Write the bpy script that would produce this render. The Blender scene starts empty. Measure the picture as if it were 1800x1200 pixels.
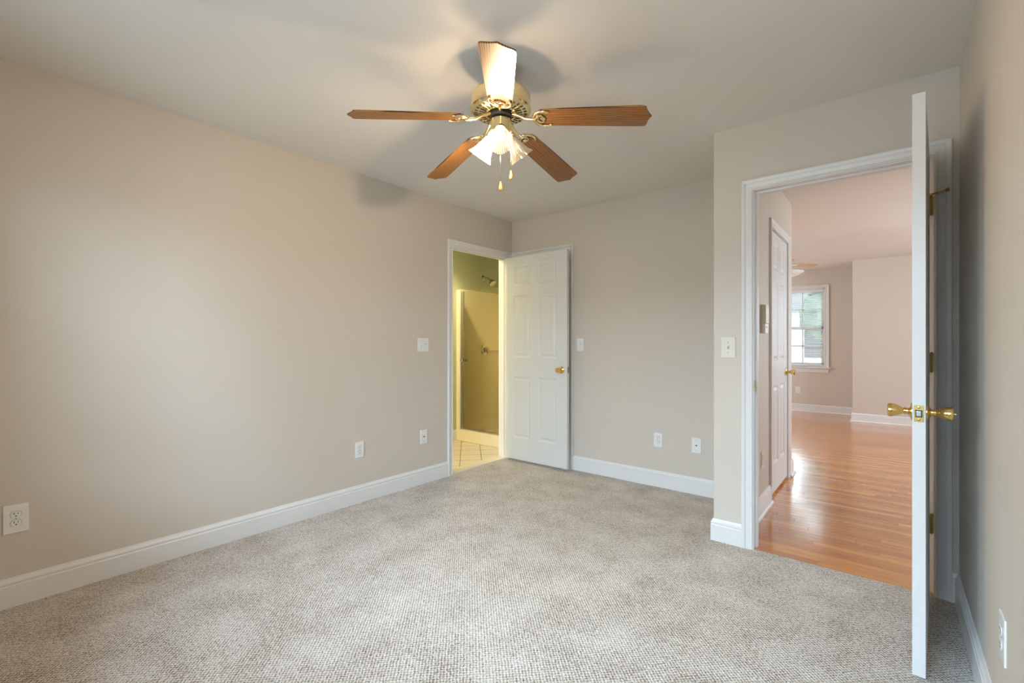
import bpy, bmesh, math, random
from mathutils import Matrix, Vector
PI = math.pi
R = math.radians
random.seed(7)
sc = bpy.context.scene
COL = sc.collection

# ------------------------------------------------------------------ camera
H = 2.44                      # ceiling height
CAM = (0.0, 0.0, 1.177)
XL, YB, YD, XC, XR, YR = -3.044, 3.676, 2.894, -0.819, 0.243, -0.60
XH, YE = -0.695, 4.85         # hall wall face, end of the hall wall
WT = 0.115
cd = bpy.data.cameras.new('camera')
cd.sensor_width = 36; cd.lens = 36 * 804.5 / 1800
cd.shift_x = -2.4 / 1800; cd.shift_y = 4.0 / 1800
cd.clip_start = 0.02
cam = bpy.data.objects.new('camera', cd); COL.objects.link(cam)
cam.location = CAM; cam.rotation_euler = (R(90), 0, R(39.4585))
sc.camera = cam

# ------------------------------------------------------------------ world, light, exposure
w = bpy.data.worlds.new('sky'); sc.world = w; w.use_nodes = True
bg = w.node_tree.nodes['Background']
bg.inputs[0].default_value = (0.74, 0.87, 1.0, 1); bg.inputs[1].default_value = 6.5
vs = sc.view_settings
vs.view_transform = 'Standard'; vs.look = 'None'; vs.gamma = 1; vs.use_curve_mapping = False
vs.exposure = 0.29
sc.cycles.use_denoising = True
sc.cycles.max_bounces = 12; sc.cycles.diffuse_bounces = 6; sc.cycles.transparent_max_bounces = 16
sc.cycles.sample_clamp_indirect = 6
sc.cycles.caustics_reflective = False; sc.cycles.caustics_refractive = False

def area(name, loc, rot, sx, sy, power, col):
    l = bpy.data.lights.new(name, 'AREA'); l.shape = 'RECTANGLE'; l.size = sx; l.size_y = sy
    l.energy = power; l.color = col
    o = bpy.data.objects.new(name, l); COL.objects.link(o)
    o.location = loc; o.rotation_euler = rot
    return o
def point(name, loc, power, col, r=0.03, parent=None):
    l = bpy.data.lights.new(name, 'POINT'); l.energy = power; l.color = col; l.shadow_soft_size = r
    o = bpy.data.objects.new(name, l); COL.objects.link(o); o.location = loc
    if parent: o.parent = parent
    return o
DAY = (0.50, 0.735, 1.0)
DAYF = (0.72, 0.86, 1.0)
WARM = (1.0, 0.76, 0.50)
P_SKY = 2900
P_WIN, P_FAN, P_BATH = 12, 40, 95
# daylight at the bedroom's rear windows, just outside the glass
area('daylight_rear_window', (-1.10, YR - 0.17, 1.45), (R(90), 0, 0), 2.5, 1.25, P_WIN, DAY)
# the bright open sky above the trees behind the house, falling in through the same windows
area('bright_sky', (-1.4, YR - 3.6, 3.9), (R(90 - 32), 0, 0), 9.0, 3.4, P_SKY, DAY)
# daylight at the living room's right side window; the left lamp is added fill
area('daylight_side_window', (2.50, 6.0, 1.45), (R(90), 0, R(90)), 2.4, 1.3, 22, DAYF)
area('living_left_fill', (-4.45, 7.0, 1.45), (R(90), 0, R(-90)), 2.4, 1.3, 22, DAYF)

# ------------------------------------------------------------------ materials
def nmat(name):
    m = bpy.data.materials.new(name); m.use_nodes = True
    return m, m.node_tree.nodes, m.node_tree.links, m.node_tree.nodes['Principled BSDF']
def mat(name, col, rough=0.5, metal=0.0, bump=0.0, bscale=200, vary=0.0, trans=0.0, ior=1.45, spec=None):
    m, n, l, p = nmat(name)
    p.inputs['Base Color'].default_value = (*col, 1)
    p.inputs['Roughness'].default_value = rough
    p.inputs['Metallic'].default_value = metal
    p.inputs['Transmission Weight'].default_value = trans
    p.inputs['IOR'].default_value = ior
    if spec is not None: p.inputs['Specular IOR Level'].default_value = spec
    tc = n.new('ShaderNodeTexCoord')
    no = n.new('ShaderNodeTexNoise'); no.inputs['Scale'].default_value = bscale; no.inputs['Detail'].default_value = 3
    l.new(tc.outputs['Object'], no.inputs['Vector'])
    if bump:
        b = n.new('ShaderNodeBump'); b.inputs['Strength'].default_value = bump; b.inputs['Distance'].default_value = 0.001
        l.new(no.outputs['Fac'], b.inputs['Height']); l.new(b.outputs['Normal'], p.inputs['Normal'])
    if vary:
        n2 = n.new('ShaderNodeTexNoise'); n2.inputs['Scale'].default_value = 3
        l.new(tc.outputs['Object'], n2.inputs['Vector'])
        mx = n.new('ShaderNodeMix'); mx.data_type = 'RGBA'
        mx.inputs['A'].default_value = (*[c * (1 - vary) for c in col], 1)
        mx.inputs['B'].default_value = (*[min(1, c * (1 + vary)) for c in col], 1)
        l.new(n2.outputs['Fac'], mx.inputs['Factor']); l.new(mx.outputs['Result'], p.inputs['Base Color'])
    return m
M = {}
M['wall'] = mat('beige_wall_paint', (0.62, 0.555, 0.475), 0.55, bump=0.25, bscale=260, vary=0.01)
M['ceil'] = mat('flat_ceiling_paint', (0.72, 0.69, 0.64), 0.9, bump=0.3, bscale=180, vary=0.01)
M['bath'] = mat('sage_wall_paint', (0.50, 0.52, 0.34), 0.5, bump=0.2, bscale=260, vary=0.01)
M['trim'] = mat('white_trim_paint', (0.74, 0.725, 0.70), 0.34)
M['door'] = mat('white_door_paint', (0.68, 0.67, 0.645), 0.36, bump=0.03, bscale=90)
M['plate'] = mat('white_plastic', (0.80, 0.79, 0.76), 0.3)
M['plate2'] = mat('almond_plastic', (0.70, 0.66, 0.56), 0.35)
M['slot'] = mat('dark_slot', (0.03, 0.028, 0.025), 0.6)
M['brass'] = mat('polished_brass', (0.80, 0.56, 0.20), 0.16, 1.0, bump=0.03, bscale=30)
M['brass_pale'] = mat('pale_brass', (0.86, 0.72, 0.42), 0.14, 1.0)
M['brass_old'] = mat('dull_brass', (0.50, 0.36, 0.12), 0.35, 1.0, bump=0.1, bscale=90)
M['chrome'] = mat('chrome', (0.60, 0.58, 0.55), 0.16, 1.0)
M['steel'] = mat('steel', (0.45, 0.45, 0.45), 0.3, 1.0)
M['fiber'] = mat('cream_fiberglass', (0.82, 0.75, 0.58), 0.28, bump=0.02, bscale=20)
M['marble'] = mat('cream_marble', (0.72, 0.66, 0.54), 0.3, vary=0.04)
M['screw'] = mat('screw_paint', (0.55, 0.53, 0.50), 0.4)
M['blind'] = mat('white_blind_slats', (0.85, 0.85, 0.83), 0.5)
M['tan'] = mat('light_maple', (0.66, 0.47, 0.27), 0.4, vary=0.05)
M['pendant'] = mat('orange_wood_pull', (0.62, 0.27, 0.07), 0.35, vary=0.05)
M['siding'] = mat('grey_siding', (0.78, 0.79, 0.80), 0.8, vary=0.04)
M['roofing'] = mat('dark_roofing', (0.12, 0.11, 0.11), 0.9)
M['bark'] = mat('bark', (0.10, 0.07, 0.05), 0.9)
M['leaves'] = mat('leaves', (0.16, 0.19, 0.15), 0.8, bump=1.0, bscale=8, vary=0.35)
M['lawn'] = mat('lawn', (0.42, 0.45, 0.36), 0.9, vary=0.2)
M['shell'] = mat('exterior_shell', (0.5, 0.5, 0.48), 0.9)

def emis(name, col, s):
    m, n, l, p = nmat(name)
    p.inputs['Base Color'].default_value = (*col, 1)
    p.inputs['Emission Color'].default_value = (*col, 1); p.inputs['Emission Strength'].default_value = s
    return m
M['bulb'] = emis('lit_bulb', (1.0, 0.78, 0.50), 14)

def glass_pane():
    m, n, l, p = nmat('clear_pane_glass')
    out = n['Material Output']
    tr = n.new('ShaderNodeBsdfTransparent'); tr.inputs[0].default_value = (0.97, 0.98, 0.97, 1)
    gl = n.new('ShaderNodeBsdfGlossy'); gl.inputs['Roughness'].default_value = 0.01
    fr = n.new('ShaderNodeFresnel'); fr.inputs[0].default_value = 1.35
    mx = n.new('ShaderNodeMixShader')
    l.new(fr.outputs[0], mx.inputs[0]); l.new(tr.outputs[0], mx.inputs[1]); l.new(gl.outputs[0], mx.inputs[2])
    l.new(mx.outputs[0], out.inputs['Surface'])
    return m
M['glass'] = glass_pane()
def shower_glass():
    m = glass_pane(); m.name = 'shower_glass'
    for nd in m.node_tree.nodes:
        if nd.type == 'BSDF_TRANSPARENT': nd.inputs[0].default_value = (0.95, 0.93, 0.82, 1)
    return m
M['sglass'] = shower_glass()
def shade_glass():
    m, n, l, p = nmat('ribbed_shade_glass')
    out = n['Material Output']
    tr = n.new('ShaderNodeBsdfTransparent'); tr.inputs[0].default_value = (1, 0.97, 0.92, 1)
    tl = n.new('ShaderNodeBsdfTranslucent'); tl.inputs[0].default_value = (0.95, 0.90, 0.82, 1)
    gl = n.new('ShaderNodeBsdfGlossy'); gl.inputs['Roughness'].default_value = 0.15
    a = n.new('ShaderNodeMixShader'); a.inputs[0].default_value = 0.56
    b = n.new('ShaderNodeMixShader'); b.inputs[0].default_value = 0.10
    l.new(tr.outputs[0], a.inputs[1]); l.new(tl.outputs[0], a.inputs[2])
    l.new(a.outputs[0], b.inputs[1]); l.new(gl.outputs[0], b.inputs[2]); l.new(b.outputs[0], out.inputs['Surface'])
    return m
M['shade'] = shade_glass()
M['bowl'] = mat('opal_glass', (0.85, 0.87, 0.86), 0.2)

def math_node(n, l, op, a, b=None, c=None):
    x = n.new('ShaderNodeMath'); x.operation = op
    for i, v in enumerate((a, b, c)):
        if v is None: continue
        if isinstance(v, (int, float)): x.inputs[i].default_value = v
        else: l.new(v, x.inputs[i])
    return x.outputs[0]

def carpet():
    m, n, l, p = nmat('berber_loop_carpet')
    tc = n.new('ShaderNodeTexCoord')
    dn = n.new('ShaderNodeTexNoise'); dn.inputs['Scale'].default_value = 45; dn.inputs['Detail'].default_value = 2
    l.new(tc.outputs['Object'], dn.inputs['Vector'])
    vm = n.new('ShaderNodeVectorMath'); vm.operation = 'MULTIPLY_ADD'
    l.new(dn.outputs['Color'], vm.inputs[0]); vm.inputs[1].default_value = (0.006, 0.006, 0); l.new(tc.outputs['Object'], vm.inputs[2])
    sp = n.new('ShaderNodeSeparateXYZ'); l.new(vm.outputs[0], sp.inputs[0])
    u = math_node(n, l, 'ADD', sp.outputs[0], sp.outputs[1])
    v = math_node(n, l, 'SUBTRACT', sp.outputs[0], sp.outputs[1])
    k = 2 * PI / 0.0165
    su = math_node(n, l, 'SINE', math_node(n, l, 'MULTIPLY', u, k))
    sv = math_node(n, l, 'SINE', math_node(n, l, 'MULTIPLY', v, k))
    loops = math_node(n, l, 'MULTIPLY_ADD', math_node(n, l, 'ADD', su, math_node(n, l, 'MULTIPLY', sv, 0.75)), 0.25, 0.5)
    fn = n.new('ShaderNodeTexNoise'); fn.inputs['Scale'].default_value = 330; fn.inputs['Detail'].default_value = 3; fn.inputs['Roughness'].default_value = 0.7
    l.new(tc.outputs['Object'], fn.inputs['Vector'])
    vo = n.new('ShaderNodeTexVoronoi'); vo.inputs['Scale'].default_value = 230
    l.new(tc.outputs['Object'], vo.inputs['Vector'])
    vr = n.new('ShaderNodeSeparateColor'); l.new(vo.outputs['Color'], vr.inputs[0])
    big = n.new('ShaderNodeTexNoise'); big.inputs['Scale'].default_value = 5; big.inputs['Detail'].default_value = 3
    l.new(tc.outputs['Object'], big.inputs['Vector'])
    # yarn colour: pale loops, brown flecks; shade between loops painted into the colour
    f = math_node(n, l, 'MULTIPLY_ADD', fn.outputs['Fac'], 1.1, -0.22)
    f = math_node(n, l, 'ADD', f, math_node(n, l, 'MULTIPLY_ADD', loops, 0.42, -0.21))
    f = math_node(n, l, 'ADD', f, math_node(n, l, 'MULTIPLY_ADD', vr.outputs[0], 0.34, -0.17))
    f = math_node(n, l, 'ADD', f, math_node(n, l, 'MULTIPLY_ADD', big.outputs['Fac'], 0.3, -0.15))
    cr = n.new('ShaderNodeValToRGB'); e = cr.color_ramp.elements
    e[0].position = 0.02; e[0].color = (0.13, 0.09, 0.065, 1)
    e[1].position = 0.60; e[1].color = (0.80, 0.765, 0.715, 1)
    x = e.new(0.22); x.color = (0.44, 0.365, 0.295, 1)
    x = e.new(0.38); x.color = (0.65, 0.60, 0.54, 1)
    l.new(f, cr.inputs[0]); l.new(cr.outputs[0], p.inputs['Base Color'])
    p.inputs['Roughness'].default_value = 0.95; p.inputs['Specular IOR Level'].default_value = 0.15
    b = n.new('ShaderNodeBump'); b.inputs['Strength'].default_value = 0.8; b.inputs['Distance'].default_value = 0.004
    hh = math_node(n, l, 'ADD', loops, math_node(n, l, 'MULTIPLY', fn.outputs['Fac'], 0.8))
    l.new(hh, b.inputs['Height']); l.new(b.outputs['Normal'], p.inputs['Normal'])
    return m
M['carpet'] = carpet()

def woodfloor():
    m, n, l, p = nmat('oak_strip_floor')
    tc = n.new('ShaderNodeTexCoord')
    sp = n.new('ShaderNodeSeparateXYZ'); l.new(tc.outputs['Object'], sp.inputs[0])
    ry = math_node(n, l, 'DIVIDE', sp.outputs[1], 0.057)
    row = math_node(n, l, 'FLOOR', ry)
    wn = n.new('ShaderNodeTexWhiteNoise'); wn.noise_dimensions = '1D'; l.new(row, wn.inputs['W'])
    bx = math_node(n, l, 'ADD', math_node(n, l, 'DIVIDE', sp.outputs[0], 0.85), math_node(n, l, 'MULTIPLY', wn.outputs['Value'], 7))
    col_ = math_node(n, l, 'FLOOR', bx)
    cb = n.new('ShaderNodeCombineXYZ'); l.new(row, cb.inputs[0]); l.new(col_, cb.inputs[1])
    wb = n.new('ShaderNodeTexWhiteNoise'); wb.noise_dimensions = '2D'; l.new(cb.outputs[0], wb.inputs['Vector'])
    bc_ = n.new('ShaderNodeValToRGB'); e = bc_.color_ramp.elements
    e[0].color = (0.43, 0.135, 0.020, 1); e[1].color = (0.66, 0.262, 0.048, 1)
    l.new(wb.outputs['Value'], bc_.inputs[0])
    # seams between boards and at board ends
    fy = math_node(n, l, 'FRACT', ry); fx = math_node(n, l, 'FRACT', bx)
    gy = math_node(n, l, 'LESS_THAN', math_node(n, l, 'MINIMUM', fy, math_node(n, l, 'SUBTRACT', 1, fy)), 0.018)
    gx = math_node(n, l, 'LESS_THAN', fx, 0.0018)
    gap = math_node(n, l, 'MAXIMUM', gx, gy)
    gm = n.new('ShaderNodeMix'); gm.data_type = 'RGBA'; gm.inputs['B'].default_value = (0.24, 0.10, 0.03, 1)
    l.new(gap, gm.inputs['Factor']); l.new(bc_.outputs[0], gm.inputs['A'])
    mp = n.new('ShaderNodeMapping'); mp.inputs['Scale'].default_value = (2.5, 60, 1); l.new(tc.outputs['Object'], mp.inputs[0])
    no = n.new('ShaderNodeTexNoise'); no.inputs['Scale'].default_value = 1.6; no.inputs['Detail'].default_value = 6; no.inputs['Distortion'].default_value = 0.6
    l.new(mp.outputs[0], no.inputs['Vector'])
    hs = n.new('ShaderNodeHueSaturation'); l.new(gm.outputs['Result'], hs.inputs['Color'])
    l.new(math_node(n, l, 'MULTIPLY_ADD', no.outputs['Fac'], 0.9, 0.55), hs.inputs['Value'])
    l.new(hs.outputs[0], p.inputs['Base Color'])
    p.inputs['Roughness'].default_value = 0.22; p.inputs['IOR'].default_value = 1.5
    p.inputs['Coat Weight'].default_value = 0.8; p.inputs['Coat Roughness'].default_value = 0.13; p.inputs['Coat IOR'].default_value = 1.5
    mp2 = n.new('ShaderNodeMapping'); mp2.inputs['Scale'].default_value = (1.2, 14, 1); l.new(tc.outputs['Object'], mp2.inputs[0])
    n2 = n.new('ShaderNodeTexNoise'); n2.inputs['Scale'].default_value = 1.2; n2.inputs['Detail'].default_value = 2; l.new(mp2.outputs[0], n2.inputs['Vector'])
    b = n.new('ShaderNodeBump'); b.inputs['Strength'].default_value = 0.4; b.inputs['Distance'].default_value = 0.0015
    hh = math_node(n, l, 'SUBTRACT', n2.outputs['Fac'], math_node(n, l, 'MULTIPLY', gap, 0.04))
    l.new(hh, b.inputs['Height']); l.new(b.outputs['Normal'], p.inputs['Normal']); l.new(b.outputs['Normal'], p.inputs['Coat Normal'])
    return m
M['oak'] = woodfloor()

def tilemat(name, size, pu, pv, c1, c2, grout, gs, rot=True):
    m, n, l, p = nmat(name)
    tc = n.new('ShaderNodeTexCoord'); sp = n.new('ShaderNodeSeparateXYZ'); l.new(tc.outputs['Object'], sp.inputs[0])
    u = math_node(n, l, 'MULTIPLY', math_node(n, l, 'ADD', sp.outputs[0], sp.outputs[1]), 1 / math.sqrt(2))
    v = math_node(n, l, 'MULTIPLY', math_node(n, l, 'SUBTRACT', sp.outputs[0], sp.outputs[1]), 1 / math.sqrt(2))
    cb = n.new('ShaderNodeCombineXYZ')
    l.new(math_node(n, l, 'ADD', u, 40 * size - pu), cb.inputs[0]); l.new(math_node(n, l, 'ADD', v, 40 * size - pv), cb.inputs[1])
    br = n.new('ShaderNodeTexBrick'); br.offset = 0
    br.inputs['Scale'].default_value = 1; br.inputs['Brick Width'].default_value = size; br.inputs['Row Height'].default_value = size
    br.inputs['Mortar Size'].default_value = gs; br.inputs['Mortar Smooth'].default_value = 0.1
    br.inputs['Color1'].default_value = (*c1, 1); br.inputs['Color2'].default_value = (*c2, 1); br.inputs['Mortar'].default_value = (*grout, 1)
    l.new(cb.outputs[0], br.inputs['Vector']); l.new(br.outputs['Color'], p.inputs['Base Color'])
    p.inputs['Roughness'].default_value = 0.3
    b = n.new('ShaderNodeBump'); b.invert = True; b.inputs['Distance'].default_value = 0.002; b.inputs['Strength'].default_value = 0.5
    l.new(br.outputs['Fac'], b.inputs['Height']); l.new(b.outputs['Normal'], p.inputs['Normal'])
    return m
M['tile'] = tilemat('diagonal_floor_tile', 0.2165, -0.0898, -4.884, (0.74, 0.68, 0.56), (0.70, 0.64, 0.52), (0.13, 0.09, 0.05), 0.0035)

def bladewood():
    m, n, l, p = nmat('oak_blade_veneer')
    tc = n.new('ShaderNodeTexCoord')
    mp = n.new('ShaderNodeMapping'); mp.inputs['Scale'].default_value = (1.6, 20, 20); l.new(tc.outputs['Object'], mp.inputs[0])
    wv = n.new('ShaderNodeTexWave'); wv.wave_type = 'BANDS'; wv.bands_direction = 'Y'
    wv.inputs['Scale'].default_value = 1.9; wv.inputs['Distortion'].default_value = 7; wv.inputs['Detail'].default_value = 3; wv.inputs['Detail Scale'].default_value = 0.8
    l.new(mp.outputs[0], wv.inputs['Vector'])
    mp2 = n.new('ShaderNodeMapping'); mp2.inputs['Scale'].default_value = (8, 260, 260); l.new(tc.outputs['Object'], mp2.inputs[0])
    no = n.new('ShaderNodeTexNoise'); no.inputs['Scale'].default_value = 1; no.inputs['Detail'].default_value = 3; l.new(mp2.outputs[0], no.inputs['Vector'])
    f = math_node(n, l, 'MULTIPLY_ADD', wv.outputs['Fac'], 0.7, math_node(n, l, 'MULTIPLY', no.outputs['Fac'], 0.3))
    cr = n.new('ShaderNodeValToRGB'); e = cr.color_ramp.elements
    e[0].position = 0.30; e[0].color = (0.060, 0.019, 0.004, 1)
    e[1].position = 0.68; e[1].color = (0.38, 0.165, 0.032, 1)
    l.new(f, cr.inputs[0]); l.new(cr.outputs[0], p.inputs['Base Color'])
    p.inputs['Roughness'].default_value = 0.36
    return m
M['blade'] = bladewood()

# ------------------------------------------------------------------ mesh helpers
def obj(name, bm, mats, parent=None, loc=None, rot=None, smooth=False, kind=None):
    bmesh.ops.recalc_face_normals(bm, faces=bm.faces)
    me = bpy.data.meshes.new(name); bm.to_mesh(me); bm.free()
    for m in (mats if isinstance(mats, (list, tuple)) else [mats]): me.materials.append(m)
    if smooth:
        for f in me.polygons: f.use_smooth = True
        me.set_sharp_from_angle(angle=R(38))
    o = bpy.data.objects.new(name, me); COL.objects.link(o)
    if parent: o.parent = parent
    if loc: o.location = loc
    if rot: o.rotation_euler = rot
    if kind: o['kind'] = kind
    return o
def empty(name, loc, rz=0):
    o = bpy.data.objects.new(name, None); COL.objects.link(o); o.location = loc; o.rotation_euler = (0, 0, rz)
    o.empty_display_size = 0.1
    return o
def tag(o, label, cat, group=None, kind=None):
    o['label'] = label; o['category'] = cat
    if group: o['group'] = group
    if kind: o['kind'] = kind
    return o
def box(bm, x0, x1, y0, y1, z0, z1, mi=0, bev=0):
    vs_ = [bm.verts.new((x, y, z)) for x in (x0, x1) for y in (y0, y1) for z in (z0, z1)]
    fs = []
    for q in ((0, 1, 3, 2), (4, 6, 7, 5), (0, 4, 5, 1), (2, 3, 7, 6), (0, 2, 6, 4), (1, 5, 7, 3)):
        f = bm.faces.new([vs_[i] for i in q]); f.material_index = mi; fs.append(f)
    if bev:
        es = list({e for f in fs for e in f.edges})
        r = bmesh.ops.bevel(bm, geom=es, offset=bev, segments=2, affect='EDGES', profile=0.6)
        for f in r['faces']: f.material_index = mi
    return vs_
def lathe(bm, prof, M4=None, n=32, mi=0, mod=None, cap=True):
    """prof: (radius, z) list spun about z; mod(angle, i) scales the radius"""
    rings = []
    for i, (r, z) in enumerate(prof):
        if r < 1e-6:
            v = bm.verts.new((0, 0, z)); rings.append([v]); continue
        ring = []
        for k in range(n):
            a = 2 * PI * k / n; rr = r * (mod(a, i) if mod else 1)
            ring.append(bm.verts.new((rr * math.cos(a), rr * math.sin(a), z)))
        rings.append(ring)
    for a, b in zip(rings, rings[1:]):
        for k in range(n):
            k2 = (k + 1) % n
            if len(a) == 1 and len(b) == 1: continue
            if len(a) == 1: f = bm.faces.new((a[0], b[k], b[k2]))
            elif len(b) == 1: f = bm.faces.new((a[k], a[k2], b[0]))
            else: f = bm.faces.new((a[k], a[k2], b[k2], b[k]))
            f.material_index = mi
    if cap:
        for rg in (rings[0], rings[-1]):
            if len(rg) > 1:
                f = bm.faces.new(rg); f.material_index = mi
    if M4 is not None:
        bmesh.ops.transform(bm, matrix=M4, verts=[v for rg in rings for v in rg])
    return rings
def tube(bm, pts, r, n=10, mi=0):
    pts = [Vector(p) for p in pts]; rings = []
    rs = r if isinstance(r, (list, tuple)) else [r] * len(pts)
    for i, p in enumerate(pts):
        t = ((pts[min(i + 1, len(pts) - 1)] - pts[max(i - 1, 0)])).normalized()
        up = Vector((0, 0, 1)) if abs(t.z) < 0.9 else Vector((1, 0, 0))
        a = t.cross(up).normalized(); b = t.cross(a)
        rings.append([bm.verts.new(p + (a * math.cos(2 * PI * k / n) + b * math.sin(2 * PI * k / n)) * rs[i]) for k in range(n)])
    for A, B in zip(rings, rings[1:]):
        for k in range(n):
            f = bm.faces.new((A[k], A[(k + 1) % n], B[(k + 1) % n], B[k])); f.material_index = mi
    for rg in (rings[0], rings[-1]):
        f = bm.faces.new(rg); f.material_index = mi
OUT = Matrix.Rotation(R(90), 4, 'X')      # local +z of a lathe points to local -y (out of a wall)
def outm(x, y, z): return Matrix.Translation((x, y, z)) @ OUT

# wall slab with rectangular holes; axis 'x' = plane x const (runs along y), 'y' = plane y const (runs along x)
def wall(name, axis, c0, c1, a0, a1, holes=(), z0=0, z1=H, m='wall', label='', extra=None):
    bm = bmesh.new()
    us = sorted({a0, a1, *[h[0] for h in holes], *[h[1] for h in holes]})
    def seg(u0, u1, za, zb):
        if zb - za < 1e-4: return
        if axis == 'x': box(bm, c0, c1, u0, u1, za, zb)
        else: box(bm, u0, u1, c0, c1, za, zb)
    for u0, u1 in zip(us, us[1:]):
        hs = [h for h in holes if h[0] <= u0 + 1e-6 and h[1] >= u1 - 1e-6]
        if not hs: seg(u0, u1, z0, z1)
        else:
            z = z0
            for h in sorted(hs, key=lambda q: q[2]):
                seg(u0, u1, z, h[2]); z = h[3]
            seg(u0, u1, z, z1)
    if extra: extra(bm)
    o = obj(name, bm, [M[m], M['wall']])
    tag(o, label, 'wall', kind='structure')
    return o

# mitred runs of baseboard, one object per straight run; room lies to the left of the path
BASE = [(0, 0), (.0155, 0), (.0155, .094), (.0125, .098), (.0125, .102), (.0145, .106), (.0135, .113), (.009, .120), (.006, .127), (.005, .130), (0, .130)]
SHOE = [(0, 0), (.032, 0), (.032, .006), (.029, .013), (.023, .018), (.0155, .020), (.0155, .094), (.0125, .098), (.0125, .102), (.0145, .106), (.0135, .113), (.009, .120), (.006, .127), (.005, .130), (0, .130)]
def runs(path, prof, names, labels, z=0):
    P = [Vector(p) for p in path]
    N = []
    for a, b in zip(P, P[1:]):
        d = (b - a).normalized(); N.append(Vector((-d.y, d.x)))
    mit = []
    for i in range(len(P)):
        if i == 0: mit.append(N[0])
        elif i == len(P) - 1: mit.append(N[-1])
        else: mit.append((N[i - 1] + N[i]) / (1 + N[i - 1].dot(N[i])))
    for i in range(len(P) - 1):
        bm = bmesh.new(); rg = []
        for j in (i, i + 1):
            rg.append([bm.verts.new((P[j].x + mit[j].x * t, P[j].y + mit[j].y * t, z + h)) for t, h in prof])
        n = len(prof)
        for k in range(n): bm.faces.new((rg[0][k], rg[0][(k + 1) % n], rg[1][(k + 1) % n], rg[1][k]))
        bm.faces.new(rg[0]); bm.faces.new(rg[1])
        o = obj(names[i], bm, M['trim'])
        tag(o, labels[i], 'baseboard', kind='structure')

CAS = [(0, 0), (0, .009), (.003, .0115), (.007, .0115), (.010, .009), (.013, .0085), (.030, .0115), (.034, .0105), (.037, .0135), (.041, .0165), (.050, .0185), (.055, .0175), (.057, .015), (.057, 0)]
def casing_bm(bm, x0, x1, zt, zb=0.0, scale=1.0, closed_bottom=False, y=0):
    """casing swept up, over and down round the opening x0..x1, top zt, on the local wall plane y (out = -y)"""
    P = [Vector((x0, zb)), Vector((x0, zt)), Vector((x1, zt)), Vector((x1, zb))]
    mit = [Vector((-1, 0)), Vector((-1, 1)), Vector((1, 1)), Vector((1, 0))]
    rg = [[bm.verts.new((p.x + m_.x * u * scale, y - t, p.y + m_.y * u * scale)) for u, t in CAS] for p, m_ in zip(P, mit)]
    n = len(CAS)
    for a, b in zip(rg, rg[1:]):
        for k in range(n): bm.faces.new((a[k], a[(k + 1) % n], b[(k + 1) % n], b[k]))
    bm.faces.new(rg[0]); bm.faces.new(rg[-1])
def casing(name, loc, rz, half, zt, label, parent=None):
    bm = bmesh.new(); casing_bm(bm, -half - .005, half + .005, zt + .005)
    o = obj(name, bm, M['trim'], parent, loc, (0, 0, rz))
    if not parent: tag(o, label, 'door casing', kind='structure')
    return o
def jamb(name, loc, rz, half, zt, depth, stop_y, label, stop_w=.034):
    """door jamb lining the opening; the wall plane is local y=0, depth runs to +y; stop starts at stop_y"""
    bm = bmesh.new(); t = .0185
    box(bm, -half - t, -half, 0, depth, 0, zt + t)
    box(bm, half, half + t, 0, depth, 0, zt + t)
    box(bm, -half, half, 0, depth, zt, zt + t)
    s = .011
    box(bm, -half, -half + s, stop_y, stop_y + stop_w, 0, zt)
    box(bm, half - s, half, stop_y, stop_y + stop_w, 0, zt)
    box(bm, -half + s, half - s, stop_y, stop_y + stop_w, zt - s, zt)
    o = obj(name, bm, M['trim'], None, loc, (0, 0, rz))
    return tag(o, label, 'door jamb', kind='structure')

# ------------------------------------------------------------------ room shell
ZO = 2.053                                   # clear height of the door openings
def slab(name, x0, x1, y0, y1, z0, z1, m, label, cat):
    bm = bmesh.new(); box(bm, x0, x1, y0, y1, z0, z1); return tag(obj(name, bm, m), label, cat, kind='structure')
XS = -4.10                                   # bathroom left wall
E_L, E_R = -0.602, 0.157                     # entry door opening
B_0, B_1 = 2.837, 3.602                      # bathroom door opening (y)
C_0, C_1 = -2.967, -2.357                    # closet door opening in the back wall (x)
K_0, K_1 = 3.901, 4.612                      # hall closet door opening (y)
T = .0185
XRR = 2.30
bm = bmesh.new()
box(bm, XL, XR, YR, YD + .008, -.12, 0); box(bm, XL, XC, YD + .008, YB, -.12, 0)
tag(obj('floor', bm, M['carpet']), 'beige looped berber carpet with brown flecks across the bedroom', 'carpet', kind='structure')
bm = bmesh.new()
box(bm, XC, XRR, YD + .008, 9.5, -.12, -.0005); box(bm, -4.2, XC, 4.7, 9.5, -.12, -.0005)
tag(obj('floor', bm, M['oak']), 'glossy narrow-strip oak floor of the hall and far room', 'wood floor', kind='structure')
slab('floor', XS - .1, XL - .022, 0.9, 4.735, -.12, -.002, M['tile'], 'cream square floor tiles laid diagonally in the bathroom', 'tile floor')
slab('ceiling', XL - WT, XR + WT, YR - WT, YB + WT, H, H + .1, M['ceil'], 'flat off-white bedroom ceiling above the fan', 'ceiling')
slab('ceiling', XC - .02, XRR + .1, YB + WT, 9.6, H, H + .1, M['ceil'], 'off-white ceiling of the hall and far room', 'ceiling').location
bm = bmesh.new(); box(bm, -4.3, XC - .02, YB + WT, 9.6, H, H + .1); box(bm, XR + WT, XRR + .1, YD - .2, YB + WT, H, H + .1)
tag(obj('ceiling', bm, M['ceil']), 'off-white ceiling over the left part of the far room', 'ceiling', kind='structure')
slab('ceiling', XS - .2, XL - WT, 0.9, YB + WT, H, H + .1, M['ceil'], 'bathroom ceiling beyond the narrow doorway', 'ceiling')

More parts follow.
